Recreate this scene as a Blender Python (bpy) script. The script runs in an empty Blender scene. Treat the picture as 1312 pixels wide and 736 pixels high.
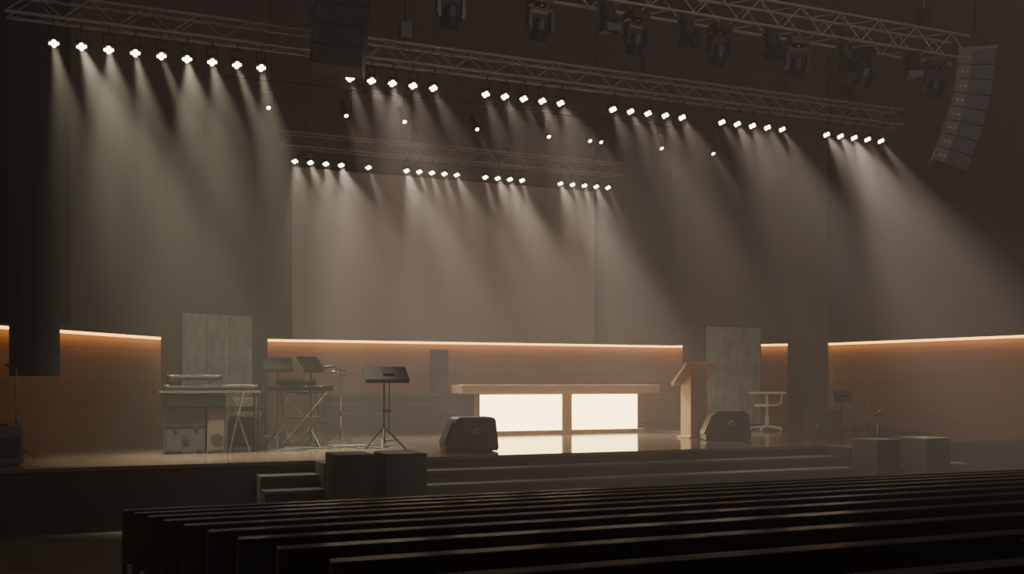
import bpy, bmesh, math, random
from mathutils import Vector, Matrix
random.seed(4)
S = bpy.context.scene
COL = S.collection
STG = 0.83      # stage height
EYE = 1.93      # camera height above the flat floor

# ------------------------------------------------------------------ materials
def mat(name, c1, c2=None, rough=0.6, metal=0.0, scale=8.0, stretch=(1,1,1), bump=0.0,
        emit=None, es=0.0, spec=0.5, detail=4.0):
    m = bpy.data.materials.new(name); m.use_nodes = True
    nt = m.node_tree; b = nt.nodes['Principled BSDF']
    b.inputs['Roughness'].default_value = rough
    b.inputs['Metallic'].default_value = metal
    b.inputs['Specular IOR Level'].default_value = spec
    if c2 is None: c2 = tuple(v*0.82 for v in c1)
    tc = nt.nodes.new('ShaderNodeTexCoord')
    mp = nt.nodes.new('ShaderNodeMapping'); mp.inputs['Scale'].default_value = stretch
    nt.links.new(tc.outputs['Object'], mp.inputs['Vector'])
    tx = nt.nodes.new('ShaderNodeTexNoise'); tx.inputs['Scale'].default_value = scale
    tx.inputs['Detail'].default_value = detail
    nt.links.new(mp.outputs['Vector'], tx.inputs['Vector'])
    rp = nt.nodes.new('ShaderNodeValToRGB')
    rp.color_ramp.elements[0].color = (*c2, 1); rp.color_ramp.elements[1].color = (*c1, 1)
    rp.color_ramp.elements[0].position = 0.3; rp.color_ramp.elements[1].position = 0.7
    out = tx.outputs['Fac'] if 'Fac' in tx.outputs else tx.outputs[0]
    nt.links.new(out, rp.inputs['Fac'])
    nt.links.new(rp.outputs['Color'], b.inputs['Base Color'])
    if bump:
        bp = nt.nodes.new('ShaderNodeBump'); bp.inputs['Strength'].default_value = bump
        bp.inputs['Distance'].default_value = 0.02
        nt.links.new(out, bp.inputs['Height']); nt.links.new(bp.outputs['Normal'], b.inputs['Normal'])
    if emit:
        b.inputs['Emission Color'].default_value = (*emit, 1)
        b.inputs['Emission Strength'].default_value = es
    return m

def plank_mat(name, c1, c2, rough, bw, bh, mortar=0.006, vert=False, spec=0.5):
    m = bpy.data.materials.new(name); m.use_nodes = True
    nt = m.node_tree; b = nt.nodes['Principled BSDF']
    tc = nt.nodes.new('ShaderNodeTexCoord')
    br = nt.nodes.new('ShaderNodeTexBrick'); br.inputs['Scale'].default_value = 1.0
    br.inputs['Brick Width'].default_value = bw; br.inputs['Row Height'].default_value = bh
    br.inputs['Mortar Size'].default_value = mortar; br.inputs['Bias'].default_value = 0
    br.inputs['Color1'].default_value = (*c1,1); br.inputs['Color2'].default_value = (*c2,1)
    br.inputs['Mortar'].default_value = (*(v*0.35 for v in c2),1)
    src = tc.outputs['Object']
    if vert:   # map wall run / height
        mp = nt.nodes.new('ShaderNodeSeparateXYZ'); cb = nt.nodes.new('ShaderNodeCombineXYZ')
        nt.links.new(src, mp.inputs[0])
        ad = nt.nodes.new('ShaderNodeMath'); ad.operation='ADD'
        nt.links.new(mp.outputs['X'], ad.inputs[0]); nt.links.new(mp.outputs['Y'], ad.inputs[1])
        nt.links.new(ad.outputs[0], cb.inputs['X']); nt.links.new(mp.outputs['Z'], cb.inputs['Y'])
        src = cb.outputs[0]
    nt.links.new(src, br.inputs['Vector'])
    ns = nt.nodes.new('ShaderNodeTexNoise'); ns.inputs['Scale'].default_value = 3
    mp2 = nt.nodes.new('ShaderNodeMapping'); mp2.inputs['Scale'].default_value = (1, 14, 1)
    nt.links.new(src, mp2.inputs['Vector']); nt.links.new(mp2.outputs[0], ns.inputs['Vector'])
    mx = nt.nodes.new('ShaderNodeMix'); mx.data_type='RGBA'; mx.blend_type='MULTIPLY'
    mx.inputs['Factor'].default_value = 0.5
    nt.links.new(br.outputs['Color'], mx.inputs['A'])
    rp = nt.nodes.new('ShaderNodeValToRGB')
    rp.color_ramp.elements[0].color=(0.55,0.55,0.55,1); rp.color_ramp.elements[1].color=(1.3,1.3,1.3,1)
    nt.links.new(ns.outputs['Fac'], rp.inputs['Fac']); nt.links.new(rp.outputs['Color'], mx.inputs['B'])
    nt.links.new(mx.outputs['Result'], b.inputs['Base Color'])
    b.inputs['Roughness'].default_value = rough; b.inputs['Specular IOR Level'].default_value = spec
    return m

M_black   = mat('black_paint', (0.012,0.011,0.010), rough=0.5)
M_blackm  = mat('black_metal', (0.02,0.019,0.018), rough=0.35, metal=0.6)
M_case    = mat('case_grey', (0.040,0.034,0.029), (0.026,0.022,0.019), rough=0.55, scale=20)
M_block   = mat('block_charcoal', (0.022,0.018,0.015), (0.016,0.0135,0.0115), rough=0.65, scale=12)
M_truss   = mat('truss_alu', (0.32,0.285,0.26), rough=0.5, metal=0.3)
M_chrome  = mat('chrome', (0.40,0.38,0.35), rough=0.25, metal=1.0)
M_wood    = mat('light_oak', (0.56,0.37,0.22), (0.42,0.265,0.155), rough=0.4, scale=6, stretch=(0.6,8,8))
M_woodv   = mat('oak_vertical', (0.46,0.29,0.175), (0.32,0.195,0.115), rough=0.4, scale=6, stretch=(8,8,0.6))
M_brown   = mat('brown_vinyl', (0.085,0.052,0.032), (0.055,0.034,0.021), rough=0.6, scale=30)
M_pew     = mat('dark_pew_wood', (0.015,0.008,0.006), (0.006,0.004,0.0035), rough=0.18, scale=5, stretch=(0.5,9,9))
M_upper   = mat('painted_wall', (0.11,0.09,0.08), (0.095,0.078,0.069), rough=0.9, scale=1.5)
M_screen  = mat('projection_screen', (0.47,0.39,0.345), (0.45,0.375,0.33), rough=0.95, scale=0.5)
M_pillar  = mat('pillar_paint', (0.05,0.042,0.036), rough=0.85, scale=2)
M_panel   = mat('grey_concrete_panel', (0.46,0.485,0.455), (0.26,0.275,0.26), rough=0.95, scale=3.2, stretch=(1.6,1,1), bump=0.3, detail=9)
M_floor   = mat('dark_carpet', (0.075,0.053,0.038), (0.035,0.025,0.019), rough=0.7, scale=1.2, bump=0.3)
M_riser   = mat('stage_riser_black', (0.010,0.009,0.008), rough=0.7, scale=6)
M_step    = mat('step_paint', (0.055,0.047,0.040), (0.042,0.036,0.031), rough=0.45, scale=4)
M_drape   = mat('black_drape', (0.008,0.007,0.007), rough=0.95, scale=10)
M_ceil    = mat('ceiling_black', (0.05,0.042,0.04), rough=0.95, scale=3)
M_white   = mat('white_plastic', (0.88,0.86,0.80), rough=0.35)
M_key     = mat('ivory_keys', (0.45,0.42,0.38), rough=0.3)
M_grille  = mat('speaker_grille', (0.20,0.19,0.175), (0.08,0.075,0.07), rough=0.6, scale=90, detail=0)
M_led     = mat('cove_led', (1,0.6,0.3), emit=(1.0,0.50,0.10), es=5.5)
M_lamp    = mat('lamp_face', (1,0.9,0.7), emit=(1.0,0.76,0.48), es=22.0)
M_glow    = mat('backlit_acrylic', (0.9,0.85,0.75), emit=(1.0,0.69,0.30), es=9.5, rough=0.4)
M_stage   = plank_mat('stage_floorboards', (0.13,0.090,0.066),(0.10,0.070,0.052), 0.11, 1.8, 0.16, 0.004, spec=1.0)
M_wallw   = plank_mat('wood_wall_boards', (0.37,0.20,0.125),(0.31,0.165,0.10), 0.5, 2.6, 0.24, 0.004, vert=True)

# ------------------------------------------------------------------ builder
class B:
    def __init__(s): s.bm = bmesh.new(); s.mats = []
    def mi(s, m):
        if m not in s.mats: s.mats.append(m)
        return s.mats.index(m)
    def _fin(s, verts, m, M=None):
        if M is not None: bmesh.ops.transform(s.bm, matrix=M, verts=verts)
        fs = set(f for v in verts for f in v.link_faces); i = s.mi(m)
        for f in fs: f.material_index = i
        return verts
    def box(s, x0,x1,y0,y1,z0,z1, m, M=None):
        r = bmesh.ops.create_cube(s.bm, size=1.0)['verts']
        T = Matrix.Translation(((x0+x1)/2,(y0+y1)/2,(z0+z1)/2)) @ Matrix.Diagonal((abs(x1-x0),abs(y1-y0),abs(z1-z0),1))
        bmesh.ops.transform(s.bm, matrix=T, verts=r)
        return s._fin(r, m, M)
    def cyl(s, p1, p2, r, m, r2=None, seg=10, M=None):
        p1=Vector(p1); p2=Vector(p2); d=p2-p1; L=d.length
        if r2 is None: r2 = r
        v = bmesh.ops.create_cone(s.bm, cap_ends=True, segments=seg, radius1=r, radius2=r2, depth=L)['verts']
        q = Vector((0,0,1)).rotation_difference(d.normalized()).to_matrix().to_4x4()
        bmesh.ops.transform(s.bm, matrix=Matrix.Translation((p1+p2)/2) @ q, verts=v)
        return s._fin(v, m, M)
    def path(s, pts, r, m, seg=8, M=None):
        for a,b in zip(pts[:-1], pts[1:]):
            s.cyl(a,b,r,m,seg=seg,M=M)
    def sph(s, c, r, m, sc=(1,1,1), M=None):
        v = bmesh.ops.create_uvsphere(s.bm, u_segments=16, v_segments=10, radius=r)['verts']
        bmesh.ops.transform(s.bm, matrix=Matrix.Translation(c) @ Matrix.Diagonal((*sc,1)), verts=v)
        return s._fin(v, m, M)
    def prism(s, poly, ext, m, M=None):
        e = Vector(ext)
        a = [s.bm.verts.new(Vector(p)) for p in poly]; b = [s.bm.verts.new(Vector(p)+e) for p in poly]
        n = len(poly); fs=[s.bm.faces.new(a), s.bm.faces.new(b[::-1])]
        for i in range(n):
            fs.append(s.bm.faces.new((a[i], b[i], b[(i+1)%n], a[(i+1)%n])))
        bmesh.ops.recalc_face_normals(s.bm, faces=fs)
        return s._fin(a+b, m, M)
    def done(s, name, loc=(0,0,0), rz=0.0, bevel=0.0, smooth=False):
        me = bpy.data.meshes.new(name); s.bm.normal_update(); s.bm.to_mesh(me); s.bm.free()
        for m in s.mats: me.materials.append(m)
        o = bpy.data.objects.new(name, me); COL.objects.link(o)
        o.location = loc; o.rotation_euler = (0,0,math.radians(rz))
        if smooth:
            for p in me.polygons: p.use_smooth = True
        if bevel:
            md = o.modifiers.new('bevel','BEVEL'); md.width=bevel; md.segments=2; md.limit_method='ANGLE'
        return o
def clone(o, name, loc, rz=0):
    c = o.copy(); c.name = name; COL.objects.link(c); c.location = loc; c.rotation_euler=(0,0,math.radians(rz)); return c

# ------------------------------------------------------------------ room shell
WALL = [(-6.0,-3.0),(-6.0,15.0),(-1.45,20.8),(1.6,24.75),(15.3,24.75),(18.2,21.4),(19.0,16.2),(19.6,12.0),(19.6,-3.0)]
NAMES = ['wall_left','wall_left_wing','wall_back_left','wall_back','wall_back_right','wall_right_wing','wall_right_return','wall_right']
COVE = 2.93; TOP = 12.2
def inset(p, q, d):
    dx,dy=q[0]-p[0],q[1]-p[1]; L=math.hypot(dx,dy)
    return (dy/L*d, -dx/L*d)
def offset_poly(P, d):
    out=[]
    for i,p in enumerate(P):
        ns=[]
        if i>0: ns.append(inset(P[i-1],p,1))
        if i<len(P)-1: ns.append(inset(p,P[i+1],1))
        if len(ns)==1:
            n=ns[0]; out.append((p[0]+n[0]*d, p[1]+n[1]*d))
        else:
            n=(ns[0][0]+ns[1][0], ns[0][1]+ns[1][1]); k=2/(n[0]**2+n[1]**2)
            out.append((p[0]+n[0]*k*d, p[1]+n[1]*k*d))
    return out
W0 = WALL; WO = offset_poly(WALL,-0.25); WI = offset_poly(WALL,0.16); WL=offset_poly(WALL,0.03)
for i in range(len(WALL)-1):
    b=B()
    f=[(*W0[i],0),(*W0[i+1],0),(*WO[i+1],0),(*WO[i],0)]
    b.prism(f,(0,0,COVE+0.03),M_wallw)
    f=[(*WI[i],COVE+0.03),(*WI[i+1],COVE+0.03),(*WO[i+1],COVE+0.03),(*WO[i],COVE+0.03)]
    b.prism(f,(0,0,TOP-COVE-0.03),M_upper)
    b.done(NAMES[i])
    if 1<=i<=6:
        b=B()
        f=[(*WI[i],COVE-0.022),(*WI[i+1],COVE-0.022),(*WL[i+1],COVE-0.022),(*WL[i],COVE-0.022)]
        b.prism(f,(0,0,0.05),M_led)
        b.done('trim_%d'%i)
b=B(); b.box(-6.3,19.9,-3.25,-3.0,0,TOP,M_upper); b.done('wall_rear')
b=B(); b.box(-6.5,20.2,-3.4,25.2,TOP,TOP+0.2,M_ceil); b.done('ceiling')
b=B()
b.prism([(-6.3,25.0,-0.3),(-6.3,25.0,0),(-6.3,9.2,0),(-6.3,-3.2,12.4*0.0804),(-6.3,-3.2,-0.3)],(26.2,0,0),M_floor)
b.done('floor')

# ------------------------------------------------------------------ stage
LIP=14.23
b=B()
poly=[(-5.95,LIP),(19.25,LIP),(18.97,16.2),(18.17,21.37),(15.27,24.72),(1.62,24.72),(-1.42,20.78),(-5.95,15.02)]
b.prism([(x,y,0.0) for x,y in poly],(0,0,STG-0.05),M_riser)
b.prism([(x,y-(0.03 if y==LIP else 0),STG-0.05) for x,y in poly],(0,0,0.05),M_stage)
stage=b.done('stage')
def stairs(x0,x1,yback,n,rise,run,z0,m):
    b=B()
    for k in range(1,n):
        z=z0+(n-k)*rise
        b.box(x0,x1,yback-run*k,yback-run*(k-1),z0,z-0.04,M_riser)
        b.box(x0,x1,yback-run*k-0.025,yback-run*(k-1)+(0 if k==1 else -0.026),z-0.04,z,m)
    return b
YB=LIP-0.035
stairs(2.16,2.94,YB,5,STG/5,0.38,0,M_step).done('stage_steps')
stairs(4.23,11.88,YB,5,STG/5,0.38,0,M_step).done('stage_steps')
stairs(12.42,12.93,YB,5,STG/5,0.38,0,M_step).done('stage_steps')
stairs(13.55,14.4,YB,5,STG/5,0.38,0,M_step).done('stage_steps')
def block(x0,x1,yf=12.95):
    b=B(); w=x1-x0
    b.box(0,w,0,0.60,0.0,0.99,M_block)
    b.box(0.0,w,0.65,14.19-yf,0,STG,M_riser)
    b.box(0.02,w-0.02,0.60,0.65,0,0.95,M_riser)
    return b.done('stage_plinth_block',(x0,yf,0),0,0.015)
block(2.97,3.50); block(3.62,4.20,12.90); block(11.92,12.38); block(12.97,13.5)

# choir riser at the back
b=B()
for k in range(4):
    b.box(5.3,9.5,22.3+0.3*k,24.55,STG+0.2*k,STG+0.2*k+0.165,M_riser)
    b.box(5.28,9.52,22.27+0.3*k,24.55,STG+0.2*k+0.165,STG+0.2*k+0.2,M_step)
b.done('choir_riser')
b=B(); b.box(-.19,.19,-.15,.15,0.03,1.1,M_black); b.box(-.17,.17,-.165,-.15,.06,1.07,M_black); b.box(-.24,.24,-.2,.2,0,.03,M_blackm)
b.done('column_speaker',(8.02,23.7,STG+0.8),0,0.01)

# pillars, screen
b=B(); b.box(2.0,3.94,24.15,24.55,STG+.005,COVE+.02,M_pillar); b.box(1.95,3.99,24.1,24.56,COVE+.02,COVE+.05,M_pillar); b.done('pillar',bevel=0.01)
b=B(); b.box(-.5,.5,-.3,.05,STG+.005,COVE,M_pillar); b.box(-.5,.5,-.3,.05,COVE,TOP-.01,M_upper); b.done('pillar',(17.62,21.68,0),-47,0.01)
b=B(); b.box(4.57,12.73,24.50,24.56,COVE+0.03,7.1,M_screen)
for (x0,x1,z0,z1) in [(4.53,12.77,7.1,7.16),(4.53,4.57,COVE+.03,7.16),(12.73,12.77,COVE+.03,7.16)]:
    b.box(x0,x1,24.47,24.56,z0,z1,M_pillar)
b.done('projection_screen')

# drapes
def drape(x0,x1,y,z0,z1,amp=0.05,pitch=0.22):
    b=B(); n=int((x1-x0)/pitch*6); pts=[]
    for i in range(n+1):
        x=x0+(x1-x0)*i/n; pts.append((x, y+amp*math.sin((x-x0)/pitch*2*math.pi)))
    for off in (0,0.03):
        vs=[(b.bm.verts.new((x,yy+off,z0)),b.bm.verts.new((x,yy+off,z1))) for x,yy in pts]
        for a,c in zip(vs[:-1],vs[1:]): b.bm.faces.new((a[0],c[0],c[1],a[1]))
    b.mi(M_drape); b.cyl((x0,y,z1),(x1,y,z1),0.04,M_blackm)
    return b.done('stage_drape',smooth=True)
drape(-1.03,-0.35,16.5,2.02,12.1,.015)
drape(-3.9,-0.22,17.6,2.86,12.1,.03)

# ------------------------------------------------------------------ communion desk (backlit)
b=B()
x0,x1,y0=7.53,11.31,19.67
b.box(7.04,11.66,19.35,20.0,STG+0.865,STG+1.04,M_wood)
b.box(x0-0.03,x1+0.14,y0-0.05,19.98,STG,STG+0.075,M_wood)
b.box(x0+0.03,x1-0.03,y0+0.06,19.95,STG+0.07,STG+0.87,M_woodv)
b.box(x0,x0+0.02,y0,19.96,STG+0.07,STG+0.87,M_woodv); b.box(x1-0.02,x1,y0,19.96,STG+0.07,STG+0.87,M_woodv)
b.box(9.43,9.66,y0-0.03,y0+0.25,STG+0.07,STG+0.87,M_woodv)
b.box(x0+0.02,x1-0.02,y0,y0+0.1,STG+0.835,STG+0.87,M_wood)
b.box(x0+0.02,9.43,y0+0.012,y0+0.05,STG+0.075,STG+0.835,M_glow)
b.box(9.66,x1-0.02,y0+0.012,y0+0.05,STG+0.075,STG+0.835,M_glow)
b.done('backlit_altar_desk',bevel=0.006)

# lectern
b=B()
b.box(-.24,.24,-.2,.26,0,0.04,M_woodv)
b.prism([(-.19,-.17,.04),(.19,-.17,.04),(.19,.2,.04),(-.19,.2,.04)],(0,0,1.12),M_woodv)
b.prism([(-.36,-.26,1.50),(-.36,-.28,1.45),(-.36,.26,1.02),(-.36,.30,1.06)],(.74,0,0),M_wood)
b.box(-.36,.38,.24,.29,1.05,1.11,M_wood)
b.prism([(-.19,-.17,1.16),(-.19,.2,1.16),(-.19,.18,1.10),(-.19,-.17,1.38)],(.38,0,0),M_woodv)
b.done('lectern',(11.1,17.1,STG),0,0.006)

# tall panel cabinets
def acoustic(w,d,h):
    b=B(); b.box(0,w,0.03,d,0.02,h,M_block)
    n=3
    for i in range(n): b.box(0.03+i*(w-.06)/n+.006,0.03+(i+1)*(w-.06)/n-.006,0,0.03,0.06,h-.03,M_panel)
    b.box(.1,w-.1,.1,d-.1,0,.02,M_black)
    return b
acoustic(1.67,1.0,2.48).done('acoustic_panel_cabinet',(13.8,20.8,STG),0,0.008)
acoustic(1.70,0.80,2.53).done('acoustic_panel_cabinet',(1.77,21.39,STG),25,0.008)

# ------------------------------------------------------------------ floor monitors
def wedge():
    b=B()
    prof=[(-.43,0,0.012),(.40,0,0.012),(.42,0,.06),(.37,0,.50),(.33,0,.54),(-.22,0,.54),(-.27,0,.51),(-.44,0,.08)]
    b.prism(prof,(0,.55,0),M_case)
    b.prism([(-.435,.05,.11),(-.285,.05,.47),(-.285,.50,.47),(-.435,.50,.11)],(-.03,0,.012),M_black)
    b.cyl((.05,-.012,.31),(.05,.01,.31),.10,M_blackm,seg=24)
    b.cyl((.05,-.03,.31),(.05,-.01,.31),.06,M_chrome,r2=.085,seg=24)
    b.box(-.12,.22,-.008,0,.10,.16,M_black)
    for sx in (-.3,.3): b.box(sx-.04,sx+.04,.08,.47,0,.014,M_black)
    return b
w1=wedge().done('stage_monitor_speaker',(5.66,15.05,STG),-8,0.012)
clone(w1,'stage_monitor_speaker',(11.12,15.95,STG),-22)

# ------------------------------------------------------------------ stands
def tripod(b,c,z,r,rad=.012,m=M_blackm,n=3,ph=0.3,hub=.35):
    for i in range(n):
        a=ph+i*2*math.pi/n; e=(c[0]+r*math.cos(a),c[1]+r*math.sin(a))
        b.cyl((c[0],c[1],z+hub),(e[0],e[1],z+.024),rad,m)
        b.cyl((c[0],c[1],z+hub*.4),(c[0]+(e[0]-c[0])*.55,c[1]+(e[1]-c[1])*.55,z+hub*.45),rad*.6,m)
        b.sph((e[0],e[1],z+.02),.018,M_black)
    b.cyl((c[0],c[1],z+hub*.3),(c[0],c[1],z+hub+.05),rad*1.8,m)
def music_stand(w=.72,h=1.30,double=True):
    b=B(); tripod(b,(0,0),0,.37,.013,ph=.15,hub=.38)
    b.cyl((0,0,.1),(0,0,h-.1),.014,M_blackm)
    if double: b.cyl((.09,0.02,.35),(.09,.02,h-.1),.010,M_blackm); b.box(-.02,.11,-.01,.03,.62,.66,M_black)
    T=Matrix.Translation((0.03,0,h-.08)) @ Matrix.Rotation(math.radians(-52),4,'X')
    b.box(-w/2,w/2,-.012,.012,-.13,.2,M_black,T)
    b.box(-w/2,w/2,-.012,.06,-.14,-.12,M_black,T)
    b.box(-.06,.12,-.05,-.01,-.03,.05,M_black,T)
    return b
music_stand().done('music_stand',(4.41,15.77,STG),0)
music_stand(.4,.85,False).done('music_stand',(16.3,18.9,STG),-30)
def mic_stand(h=1.33,boom=.4,ang=0):
    b=B(); tripod(b,(0,0),0,.28,.009,ph=.6,hub=.22)
    b.cyl((0,0,.1),(0,0,h),.010,M_chrome); b.cyl((0,0,.5),(0,0,.58),.018,M_black)
    ca,sa=math.cos(ang),math.sin(ang)
    b.cyl((-.1*ca,-.1*sa,h-.03),(boom*ca,boom*sa,h+.05),.008,M_blackm)
    b.cyl((boom*ca,boom*sa,h+.05),(boom*ca+.12*ca,boom*sa,h+.03),.018,M_black,r2=.026)
    return b
mic_stand(1.33,.15,2.9).done('microphone_stand',(4.15,17.7,STG))
mic_stand(1.25,.15,2.2).done('microphone_stand',(4.45,18.9,STG))
mic_stand(.95,.2,1.0).done('microphone_stand',(14.95,16.5,STG))
mic_stand(1.3,.25,2.0).done('microphone_stand',(-0.9,15.9,STG))
b=B()
for hx in (0,.12): b.cyl((hx,0,.02),(hx,0,.42),.012,M_chrome)
tripod(b,(0.06,0),0,.22,.010,hub=.2); b.box(-.03,.15,-.03,.03,.40,.44,M_black); b.sph((.06,0,.5),.05,M_chrome)
b.done('instrument_stand',(14.72,16.0,STG))

# ------------------------------------------------------------------ keyboard rig
def flight_case(w,d,h,m=M_case,wheels=True):
    z0=.05 if wheels else 0.0
    b=B(); b.box(0.01,w-.01,.01,d-.01,z0,h-.01,m)
    t=.014
    for x in (0,w-t):
        for y in (0,d-t): b.box(x,x+t,y,y+t,z0,h,M_black)
    for z in (z0,h-t,h*.62):
        b.box(0,w,0,t,z,z+t,M_black); b.box(0,w,d-t,d,z,z+t,M_black)
        b.box(0,t,0,d,z,z+t,M_black); b.box(w-t,w,0,d,z,z+t,M_black)
    b.box(w*.42,w*.58,-.008,.01,h*.3,h*.42,M_black); b.box(w*.2,w*.28,-.01,.01,h*.58,h*.68,M_black); b.box(w*.72,w*.8,-.01,.01,h*.58,h*.68,M_black)
    if wheels:
        for x in (.07,w-.07):
            for y in (.07,d-.07): b.cyl((x-.015,y,.03),(x+.015,y,.03),.03,M_black)
    return b
flight_case(.60,.45,.70,M_block).done('flight_case',(1.10,16.24,STG))
b=B(); b.box(0,.28,0,.45,0.02,.70,M_brown); b.box(.02,.26,-.012,0,.05,.67,M_brown); b.box(.03,.25,.03,.42,0,.02,M_black); b.cyl((.14,-.02,.22),(.14,-.01,.22),.09,M_black,seg=20)
b.done('guitar_amplifier',(1.73,16.25,STG),0,.01)
flight_case(.55,.5,.68,M_block).done('flight_case',(2.10,16.75,STG))
flight_case(.86,.42,.225,M_case,False).done('equipment_rack_case',(1.14,16.26,STG+.705),0,.004)
def keyboard(w):
    b=B(); b.box(0,w,0,.32,0,.075,M_black); b.box(.05,w-.05,.16,.31,.075,.088,M_key)
    n=int((w-.1)/.035)
    for i in range(n):
        if i%7 not in (2,6): b.box(.05+i*.035+.024,.05+i*.035+.042,.16,.25,.088,.1,M_black)
    b.box(.1,w-.1,.02,.13,.075,.085,M_black); b.box(w*.4,w*.6,.03,.11,.085,.09,M_case)
    b.box(.04,w-.04,-.006,0,.045,.06,M_case)
    for i in range(6): b.cyl((w*.15+i*.05,.07,.085),(w*.15+i*.05,.07,.1),.01,M_blackm)
    b.box(0,.02,0,.32,0,.095,M_brown); b.box(w-.02,w,0,.32,0,.095,M_brown)
    return b
b=B()   # keyboard table with two tiers
b.box(-.02,1.47,-.04,.44,.935,.965,M_brown)
for y in (-.03,.40): b.cyl((1.44,y,0.0),(1.44,y,.935),.018,M_blackm)
b.cyl((1.02,-.03,.935),(.90,-.10,0.02),.015,M_chrome); b.cyl((1.20,-.03,.935),(.98,-.10,0.02),.015,M_chrome)
b.cyl((1.0,-.03,.935),(1.30,-.10,0.02),.015,M_chrome)
for x in (.15,.75): b.cyl((x,.40,.965),(x,.40,1.12),.014,M_blackm); b.box(x-.015,x+.015,.05,.42,1.10,1.12,M_blackm)
b.done('keyboard_stand',(1.06,16.2,STG))
keyboard(1.40).done('synthesizer_keyboard',(1.10,16.22,STG+.967),0,.004)
keyboard(.80).done('synthesizer_keyboard',(1.16,16.27,STG+1.122),0,.004)
b=B(); b.box(0,.5,0,.36,0,.16,M_case); b.box(.02,.48,-.01,0,.02,.14,M_case); b.box(.05,.45,.05,.32,.16,.175,M_black)
for i in range(6):
    b.cyl((.08+i*.06,.1,.175),(.08+i*.06,.1,.19),.01,M_chrome)
b.done('mixing_console',(2.12,16.80,STG+.682),0,.006)
# second keyboard rig on an X stand
def x_stand(w,h):
    b=B()
    for x in (w*.2,w*.8):
        b.cyl((x,-.22,.03),(x,.22,h),.014,M_chrome); b.cyl((x,.22,.03),(x,-.22,h),.014,M_chrome)
    for y in (-.22,.22):
        b.cyl((w*.1,y,.025),(w*.9,y,.025),.016,M_blackm); b.cyl((w*.15,y,h),(w*.85,y,h),.014,M_blackm)
    b.cyl((w*.2,0,h/2+.015),(w*.8,0,h/2+.015),.012,M_blackm)
    b.cyl((w*.1,-.25,h),(w*.85,-.25,.05),.010,M_chrome); b.cyl((w*.85,-.25,h),(w*.1,-.25,.05),.010,M_chrome)
    for x in (w*.25,w*.7): b.cyl((x,.2,h),(x,.2,h+.12),.012,M_blackm); b.box(x-.015,x+.015,-.02,.22,h+.105,h+.12,M_blackm)
    return b
x_stand(1.05,.93).done('keyboard_stand',(2.98,17.75,STG),8)
keyboard(1.05).done('synthesizer_keyboard',(2.99,17.58,STG+.945),8,.004)
keyboard(.62).done('synthesizer_keyboard',(3.12,17.70,STG+1.052),8,.004)
# drum pads on clamp stands
b=B()
for x,y,h in ((0,0,1.02),(.38,.12,1.10),(.70,-.05,.98),(.9,.2,1.12)):
    b.cyl((x,y,.05),(x,y,h-.05),.012,M_chrome); tripod(b,(x,y),0,.24,.010,m=M_chrome,hub=.30,ph=x*4)
    T=Matrix.Translation((x,y,h)) @ Matrix.Rotation(math.radians(-12),4,'X')
    b.cyl((0,0,-.09),(0,0,.0),.11,M_black,seg=24,M=T); b.cyl((0,0,.0),(0,0,.008),.115,M_block,seg=24,M=T)
b.done('percussion_pad_stand',(2.95,18.6,STG))
def tablet_stand(h,rx):
    b=B(); tripod(b,(0,0),0,.26,.011,hub=.3); b.cyl((0,0,.1),(0,0,h),.012,M_blackm)
    T=Matrix.Translation((0,0,h)) @ Matrix.Rotation(math.radians(rx),4,'X')
    b.box(-.24,.24,-.012,.012,-.12,.16,M_black,T); b.box(-.2,.2,.012,.016,-.08,.13,M_case,T); b.box(-.24,.24,-.01,.05,-.14,-.12,M_blackm,T)
    return b
tablet_stand(1.40,-50).done('tablet_stand',(2.96,17.12,STG),0)
tablet_stand(1.40,-40).done('tablet_stand',(3.50,17.05,STG),35)
def cable(pts,name,z):
    c=bpy.data.curves.new(name,'CURVE'); c.dimensions='3D'; c.bevel_depth=.009
    sp=c.splines.new('BEZIER'); sp.bezier_points.add(len(pts)-1)
    for p,q in zip(sp.bezier_points,pts):
        p.co=(q[0],q[1],z+.012); p.handle_left_type=p.handle_right_type='AUTO'
    c.materials.append(M_black); o=bpy.data.objects.new(name,c); COL.objects.link(o)
for k in range(5):
    cable([(2.75+random.random()*.5+i*.28,16.2+random.random()*.9+k*.2) for i in range(7)],'audio_cable',STG)
cable([(14.2,16.2),(14.9,16.0),(15.5,16.6),(16.4,16.2),(16.2,18.8)],'audio_cable',STG)

# amp on the right
b=B(); b.box(-.3,.3,-.32,.32,.02,.54,M_brown); b.box(-.26,.26,-.335,-.32,.06,.40,M_brown); b.box(-.26,.26,-.333,-.32,.42,.51,M_case)
b.cyl((0,-.345,.22),(0,-.33,.22),.12,M_black,seg=24); b.cyl((0,-.35,.22),(0,-.343,.22),.05,M_chrome,seg=20)
for i in range(5): b.cyl((-.2+i*.1,-.35,.465),(-.2+i*.1,-.33,.465),.014,M_chrome)
b.box(-.12,.12,-.03,.03,.54,.565,M_black)
for x in (-.22,.22):
    for y in (-.24,.24): b.cyl((x,y,0),(x,y,.02),.03,M_black)
b.done('guitar_amplifier',(14.15,17.0,STG),-55,.012)
# white swivel pedestal stand
b=B()
for i in range(5):
    a=i*2*math.pi/5+.3; b.cyl((0,0,.10),(.38*math.cos(a),.38*math.sin(a),.06),.030,M_white,r2=.020); b.sph((.38*math.cos(a),.38*math.sin(a),.03),.03,M_white)
b.cyl((0,0,.06),(0,0,.34),.045,M_white); b.cyl((0,0,.3),(0,0,.83),.026,M_white)
b.cyl((-.06,0,.55),(-.06,0,.60),.22,M_white,seg=28)
b.path([(.0,0,.57),(.27,0,.58),(.33,0,.64),(.34,0,.84)],.022,M_white)
b.box(-.38,.37,-.20,.20,.835,.885,M_white)
b.done('white_pedestal_stand',(14.25,18.97,STG),-20,.005)
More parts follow.
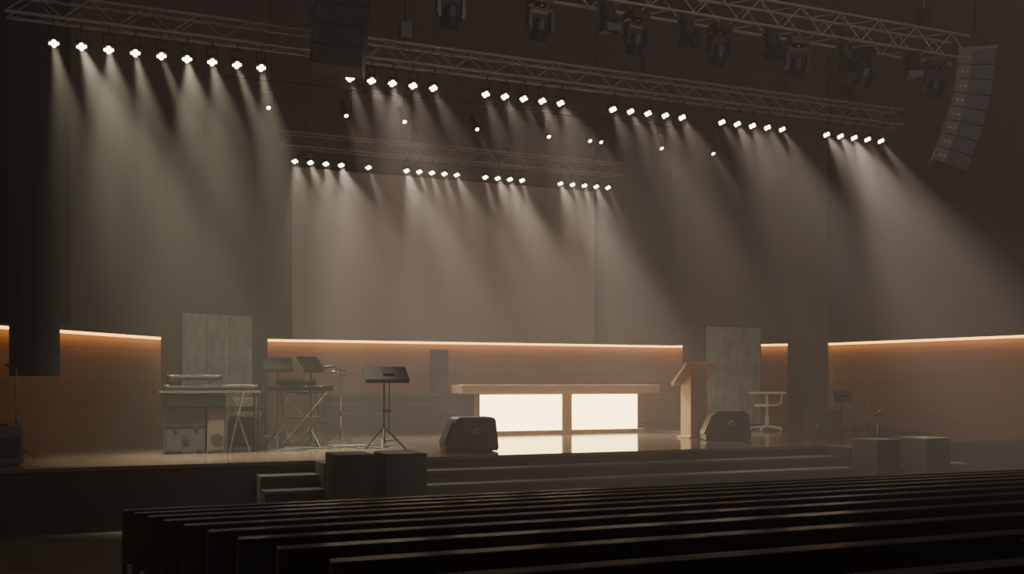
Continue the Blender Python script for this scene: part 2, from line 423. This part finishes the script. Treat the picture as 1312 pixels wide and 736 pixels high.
# small black amplifier at the far left
b=B(); b.prism([(-.24,-.2,.02),(-.24,.2,.02),(-.24,.14,.52),(-.24,-.12,.52)],(.48,0,0),M_black); b.box(-.2,.2,-.19,-.16,.06,.38,M_black)
for x in (-.18,.18):
    for y in (-.14,.14): b.cyl((x,y,0),(x,y,.02),.025,M_black)
b.box(-.1,.1,-.02,.02,.52,.55,M_black)
b.done('bass_amplifier',(-1.05,15.1,STG),20,.01)

# ------------------------------------------------------------------ trusses
def truss(x0,x1,y,z0,hgt,dep,name):
    b=B(); L=x1-x0
    for yy in (-dep/2,dep/2):
        for zz in (0,hgt): b.cyl((0,yy,zz),(L,yy,zz),.022,M_truss,seg=8)
    n=int(L/.35); st=L/n
    for i in range(n):
        a=(i*st); c=a+st
        for yy in (-dep/2,dep/2):
            if i%2: b.cyl((a,yy,hgt),(c,yy,0),.010,M_truss,seg=6)
            else: b.cyl((a,yy,0),(c,yy,hgt),.010,M_truss,seg=6)
        for zz in (0,hgt):
            if i%2: b.cyl((a,-dep/2,zz),(c,dep/2,zz),.008,M_truss,seg=6)
            else: b.cyl((a,dep/2,zz),(c,-dep/2,zz),.008,M_truss,seg=6)
    for f in (.08,.36,.64,.92):
        x=L*f; b.cyl((x,0,hgt+.3),(x,0,TOP-z0-.02),.010,M_blackm,seg=6)
        b.box(x-.09,x+.09,-.07,.07,hgt+.12,hgt+.36,M_black)
        b.cyl((x,-dep/2,hgt),(x,0,hgt+.15),.01,M_black,seg=6); b.cyl((x,dep/2,hgt),(x,0,hgt+.15),.01,M_black,seg=6)
    return b.done(name,(x0,y,z0))
Z1=EYE+4.66
truss(-1.0,14.6,15.3,Z1+.32,.29,.29,'lighting_truss')
truss(3.75,11.85,21.5,Z1+.30,.29,.29,'lighting_truss')
truss(3.4,12.7,12.0,EYE+5.04,.36,.36,'lighting_truss')

def spot(parent,name,loc,d,e,ang,blend,col=(1,.86,.66),r=.04):
    l=bpy.data.lights.new(name,'SPOT'); l.energy=e; l.spot_size=math.radians(ang); l.spot_blend=blend
    l.color=col; l.shadow_soft_size=r
    o=bpy.data.objects.new(name,l); COL.objects.link(o); o.location=loc
    o.rotation_euler=Vector(d).to_track_quat('-Z','Y').to_euler(); o.parent=parent
    return o
PW=1400
def light_row(y,z,xs,tiltf,col=(1,.86,.70),pw=1.0,sc=.72,angs=(20,26,34,44)):
    b=B(); spots=[]
    x00=xs[0]
    for i,x in enumerate(xs):
        lx=x-x00; t=tiltf(i,x); d=Vector(t).normalized()
        face=Vector((d.x*.5,-.6,-1)).normalized()
        q=Vector((0,0,-1)).rotation_difference(face).to_matrix().to_4x4()
        T=Matrix.Translation((lx,0,0)) @ q @ Matrix.Diagonal((sc,sc,sc,1))
        b.box(-.10,.10,-.10,.10,0,.10,M_black,T)
        b.box(-.06,.06,-.06,.06,.10,.14,M_blackm,T)
        for u,v in ((-.056,0),(.056,0),(0,-.056),(0,.056)):
            b.cyl((u,v,0.002),(u,v,-.008),.038,M_lamp,seg=14,M=T)
        for sx in (-.1,.1):
            b.cyl((lx+sx*sc,0,.0),(lx+sx*sc,.0,.22),.008,M_blackm,seg=6)
        b.cyl((lx-.1*sc,0,.22),(lx+.1*sc,0,.22),.010,M_blackm,seg=6); b.cyl((lx,0,.2),(lx,-.1,.28),.014,M_black)
        spots.append((lx,d,face))
    o=b.done('stage_light_row',(x00,y,z))
    for i,(lx,d,face) in enumerate(spots):
        p=Vector((lx,0,0))+face*.03
        spot(o,'beam_%d'%i,p,d,PW*pw*random.uniform(.6,1.35),random.choice(angs),.8,col)
    return o
def lin(a,b,n): return [a+(b-a)*i/(n-1) for i in range(n)]
def tf(i,x): return (0.05+.07*random.random()+.10*(i%3==1),-.60+random.uniform(-.12,.12),-1)
def tl(i,x): return (0.16+.08*random.random()+.20*(i%3==1),.06+random.uniform(-.08,.08),-1)
light_row(15.3,Z1,lin(-.40,2.40,9),tl,(1,.95,.70),1.45,angs=(22,32,42,50))
light_row(15.3,Z1,lin(3.74,5.08,5),tf,pw=.5)
light_row(15.3,Z1,lin(5.97,7.31,5),tf,pw=.5)
light_row(15.3,Z1,lin(8.30,9.68,5),tf,pw=.55)
light_row(15.3,Z1,lin(10.51,11.83,5),tf,pw=.6)
light_row(15.3,Z1,lin(12.85,14.16,5),tf,pw=1.0)
light_row(21.5,Z1,lin(4.07,5.06,4)+[5.66],tf,pw=1.4)
light_row(21.5,Z1,lin(6.52,7.69,5),tf,pw=1.4)
light_row(21.5,Z1,lin(8.38,9.29,4),tf,pw=1.3)
light_row(21.5,Z1,lin(10.27,11.53,5),tf,pw=1.1)

# single profile spotlights on a batten
b=B(); b.cyl((2.2,18,EYE+5.27),(12.2,18,EYE+5.27),.02,M_black)
for x in (3,7,11.5): b.cyl((x,18,EYE+5.27),(x,18,TOP-.02),.008,M_black,seg=6)
b.done('lighting_batten')
for x in (2.95,4.33,5.42,6.85,8.35,9.25,9.5,10.9,12.15):
    b=B(); d=Vector((.15,-.7,-1)).normalized(); q=Vector((0,0,-1)).rotation_difference(d).to_matrix().to_4x4()
    b.cyl((0,0,0),(0,0,.16),.07,M_black,seg=16,M=q); b.cyl((0,0,.16),(0,0,.36),.05,M_blackm,seg=14,M=q)
    b.cyl((0,0,.004),(0,0,-.006),.035,M_lamp,seg=16,M=q)
    b.path([(-.09,0,.05),(-.09,0,.3),(.09,0,.3),(.09,0,.05)],.010,M_blackm); b.cyl((0,0,.3),(0,0,.44),.014,M_black)
    o=b.done('profile_spotlight',(x,18,EYE+4.8))
    spot(o,'beam',d*.05,d,400,16,.6)

# moving heads
def moving_head():
    b=B()
    b.box(-.14,.14,-.12,.12,-.10,0,M_black); b.cyl((0,0,-.14),(0,0,-.1),.08,M_blackm,seg=16)
    b.box(-.17,.17,-.045,.045,-.19,-.14,M_black)
    for s in (-1,1):
        b.prism([(s*.14,-.045,-.14),(s*.175,-.045,-.16),(s*.19,-.045,-.38),(s*.16,-.045,-.46),(s*.135,-.045,-.44),(s*.145,-.045,-.25)],(0,.09,0),M_black)
    T=Matrix.Translation((0,0,-.38)) @ Matrix.Rotation(math.radians(25),4,'X')
    b.cyl((0,0,.10),(0,0,-.02),.08,M_black,r2=.115,seg=20,M=T); b.cyl((0,0,-.02),(0,0,-.17),.115,M_black,r2=.125,seg=20,M=T)
    b.cyl((0,0,-.168),(0,0,-.178),.10,M_block,seg=20,M=T); b.cyl((-.15,0,-.39),(.15,0,-.39),.03,M_blackm)
    b.cyl((-.06,0,0),(-.06,0,.02),.015,M_black); b.cyl((.06,0,0),(.06,0,.02),.015,M_black)
    return b
mh=moving_head().done('moving_head_light',(4.21,12,EYE+4.995))
for x in (5.44,6.87,8.20,9.54,10.79,12.18): clone(mh,'moving_head_light',(x,12,EYE+4.995),random.uniform(-25,25))
b=B(); b.cyl((0,0,.05),(0,-.1,-.22),.10,M_black,r2=.12,seg=18); b.path([(-.13,0,-.05),(-.13,0,.12),(.13,0,.12),(.13,0,-.05)],.012,M_black); b.cyl((0,0,.12),(0,0,.135),.015,M_black)
for a in range(4):
    aa=a*math.pi/2; b.box(-.1,.1,-.12,-.11,-.33,-.23,M_black,Matrix.Translation((0,-.1,-.0))@Matrix.Rotation(aa,4,'Z'))
pc=b.done('par_can_light',(6.3,11.8,EYE+4.88))
for x in (7.5,8.9,10.2,11.5): clone(pc,'par_can_light',(x,11.8,EYE+4.88),random.uniform(-30,30))

# line arrays
def line_array(n,lean,curve,zt,h=.27,w=.33):
    b=B(); x=0; z=0; a=0
    for i in range(n):
        a=lean+curve*i
        T=Matrix.Translation((x,0,z)) @ Matrix.Rotation(math.radians(a),4,'Y')
        b.box(-w,w,-.26,.26,-h+.012,0,M_black,T)
        b.box(-w-.03,-w,-.26,.26,-h+.02,-.01,M_grille,T)
        b.box(-w,-.10,-.268,-.26,-h+.03,-.015,M_grille,T)
        for q in (-w+.06,-.15): b.cyl((q,-.272,-h/2),(q,-.266,-h/2),.022,M_truss,seg=10,M=T)
        b.box(-.05,w-.03,-.27,-.26,-h+.04,-.03,M_black,T)
        x-=math.sin(math.radians(a))*h; z-=math.cos(math.radians(a))*h
    b.box(-w-.03,w+.03,-.24,.24,.0,.07,M_blackm); b.cyl((-.2,0,.07),(0,0,.5),.012,M_blackm); b.cyl((.2,0,.07),(0,0,.5),.012,M_blackm)
    b.cyl((0,0,.5),(0,0,TOP-zt-.02),.012,M_blackm)
    return b
def dark_array(n,lean,zt):
    b=B(); h=.27; x=0; z=0
    for i in range(n):
        T=Matrix.Translation((x,0,z)) @ Matrix.Rotation(math.radians(lean),4,'Y')
        b.box(-.33,.33,-.26,.26,-h+.012,0,M_black,T); b.box(-.36,-.33,-.24,.24,-h+.02,-.01,M_case,T)
        b.box(-.33,-.26,-.268,-.26,-h+.03,-.015,M_case,T)
        x-=math.sin(math.radians(lean))*h; z-=math.cos(math.radians(lean))*h
    b.box(-.38,.38,-.24,.24,.0,.07,M_blackm); b.cyl((0,0,.07),(0,0,TOP-zt-.02),.012,M_blackm)
    return b
za=EYE+6.05; dark_array(7,5,za).done('line_array_speaker',(3.28,13.4,za),-18)
za=EYE+5.86; line_array(8,4,2.6,za,.26,.29).done('line_array_speaker',(14.66,13.5,za),-38)

# ------------------------------------------------------------------ pews
def pew(L):
    b=B()
    T=Matrix.Translation((0,.04,.44)) @ Matrix.Rotation(math.radians(8),4,'X')
    b.box(0.04,L,-.02,.02,-.06,.385,M_pew,T)
    b.box(0.0,L,-.03,.03,.385,.41,M_pew,T)
    b.box(0.04,L,.06,.48,.40,.44,M_pew); b.box(.04,L,.44,.48,.34,.40,M_pew)
    nx=int(L/2.2)
    for i in range(nx+1):
        x=min(L-.05,.0+i*L/nx)
        b.prism([(x,.0,.30),(x,-.02,.40),(x,-.055,.82),(x,.01,.83),(x,.10,.50),(x,.48,.46),(x,.48,.30)],(.04,0,0),M_pew)
        for y in (.03,.42): b.box(x+.005,x+.035,y-.02,y+.02,-.0,.31,M_blackm)
        b.box(x+.005,x+.035,.0,.45,.28,.31,M_blackm)
    return b
for k in range(12):
    y=9.1-.70*k; x=.285+.063*k
    pew(17.6-x).done('church_pew',(x,y+.03,(9.1-y)*.0804+.01),0,.006)

# ------------------------------------------------------------------ added stage fill
def area(name,loc,d,e,sx,sy,col):
    l=bpy.data.lights.new(name,'AREA'); l.shape='RECTANGLE'; l.size=sx; l.size_y=sy; l.energy=e; l.color=col
    o=bpy.data.objects.new(name,l); COL.objects.link(o); o.location=loc; o.rotation_euler=Vector(d).to_track_quat('-Z','Y').to_euler()
area('stage_fill',(7,1,10.5),(0,.85,-.45),540,8,2,(1,.84,.76))  # unseen soft light added high over the pews to lift the dim stage

# ------------------------------------------------------------------ haze
w=bpy.data.worlds.new('hall_air'); S.world=w; w.use_nodes=True; nt=w.node_tree
nt.nodes['Background'].inputs['Color'].default_value=(0.01,0.009,0.008,1); nt.nodes['Background'].inputs['Strength'].default_value=0.0
vs=nt.nodes.new('ShaderNodeVolumeScatter'); vs.inputs['Density'].default_value=0.016; vs.inputs['Color'].default_value=(.95,.87,.82,1); vs.inputs['Anisotropy'].default_value=.2
nt.links.new(vs.outputs['Volume'], nt.nodes['World Output'].inputs['Volume'])

# ------------------------------------------------------------------ camera
c=bpy.data.cameras.new('camera'); c.lens=36*1300/1312; c.sensor_width=36; c.shift_y=(490-368)/1312
c.clip_end=200
co=bpy.data.objects.new('camera',c); COL.objects.link(co); co.location=(0,0,EYE); co.rotation_euler=(math.radians(90),0,math.radians(-22.8))
S.camera=co
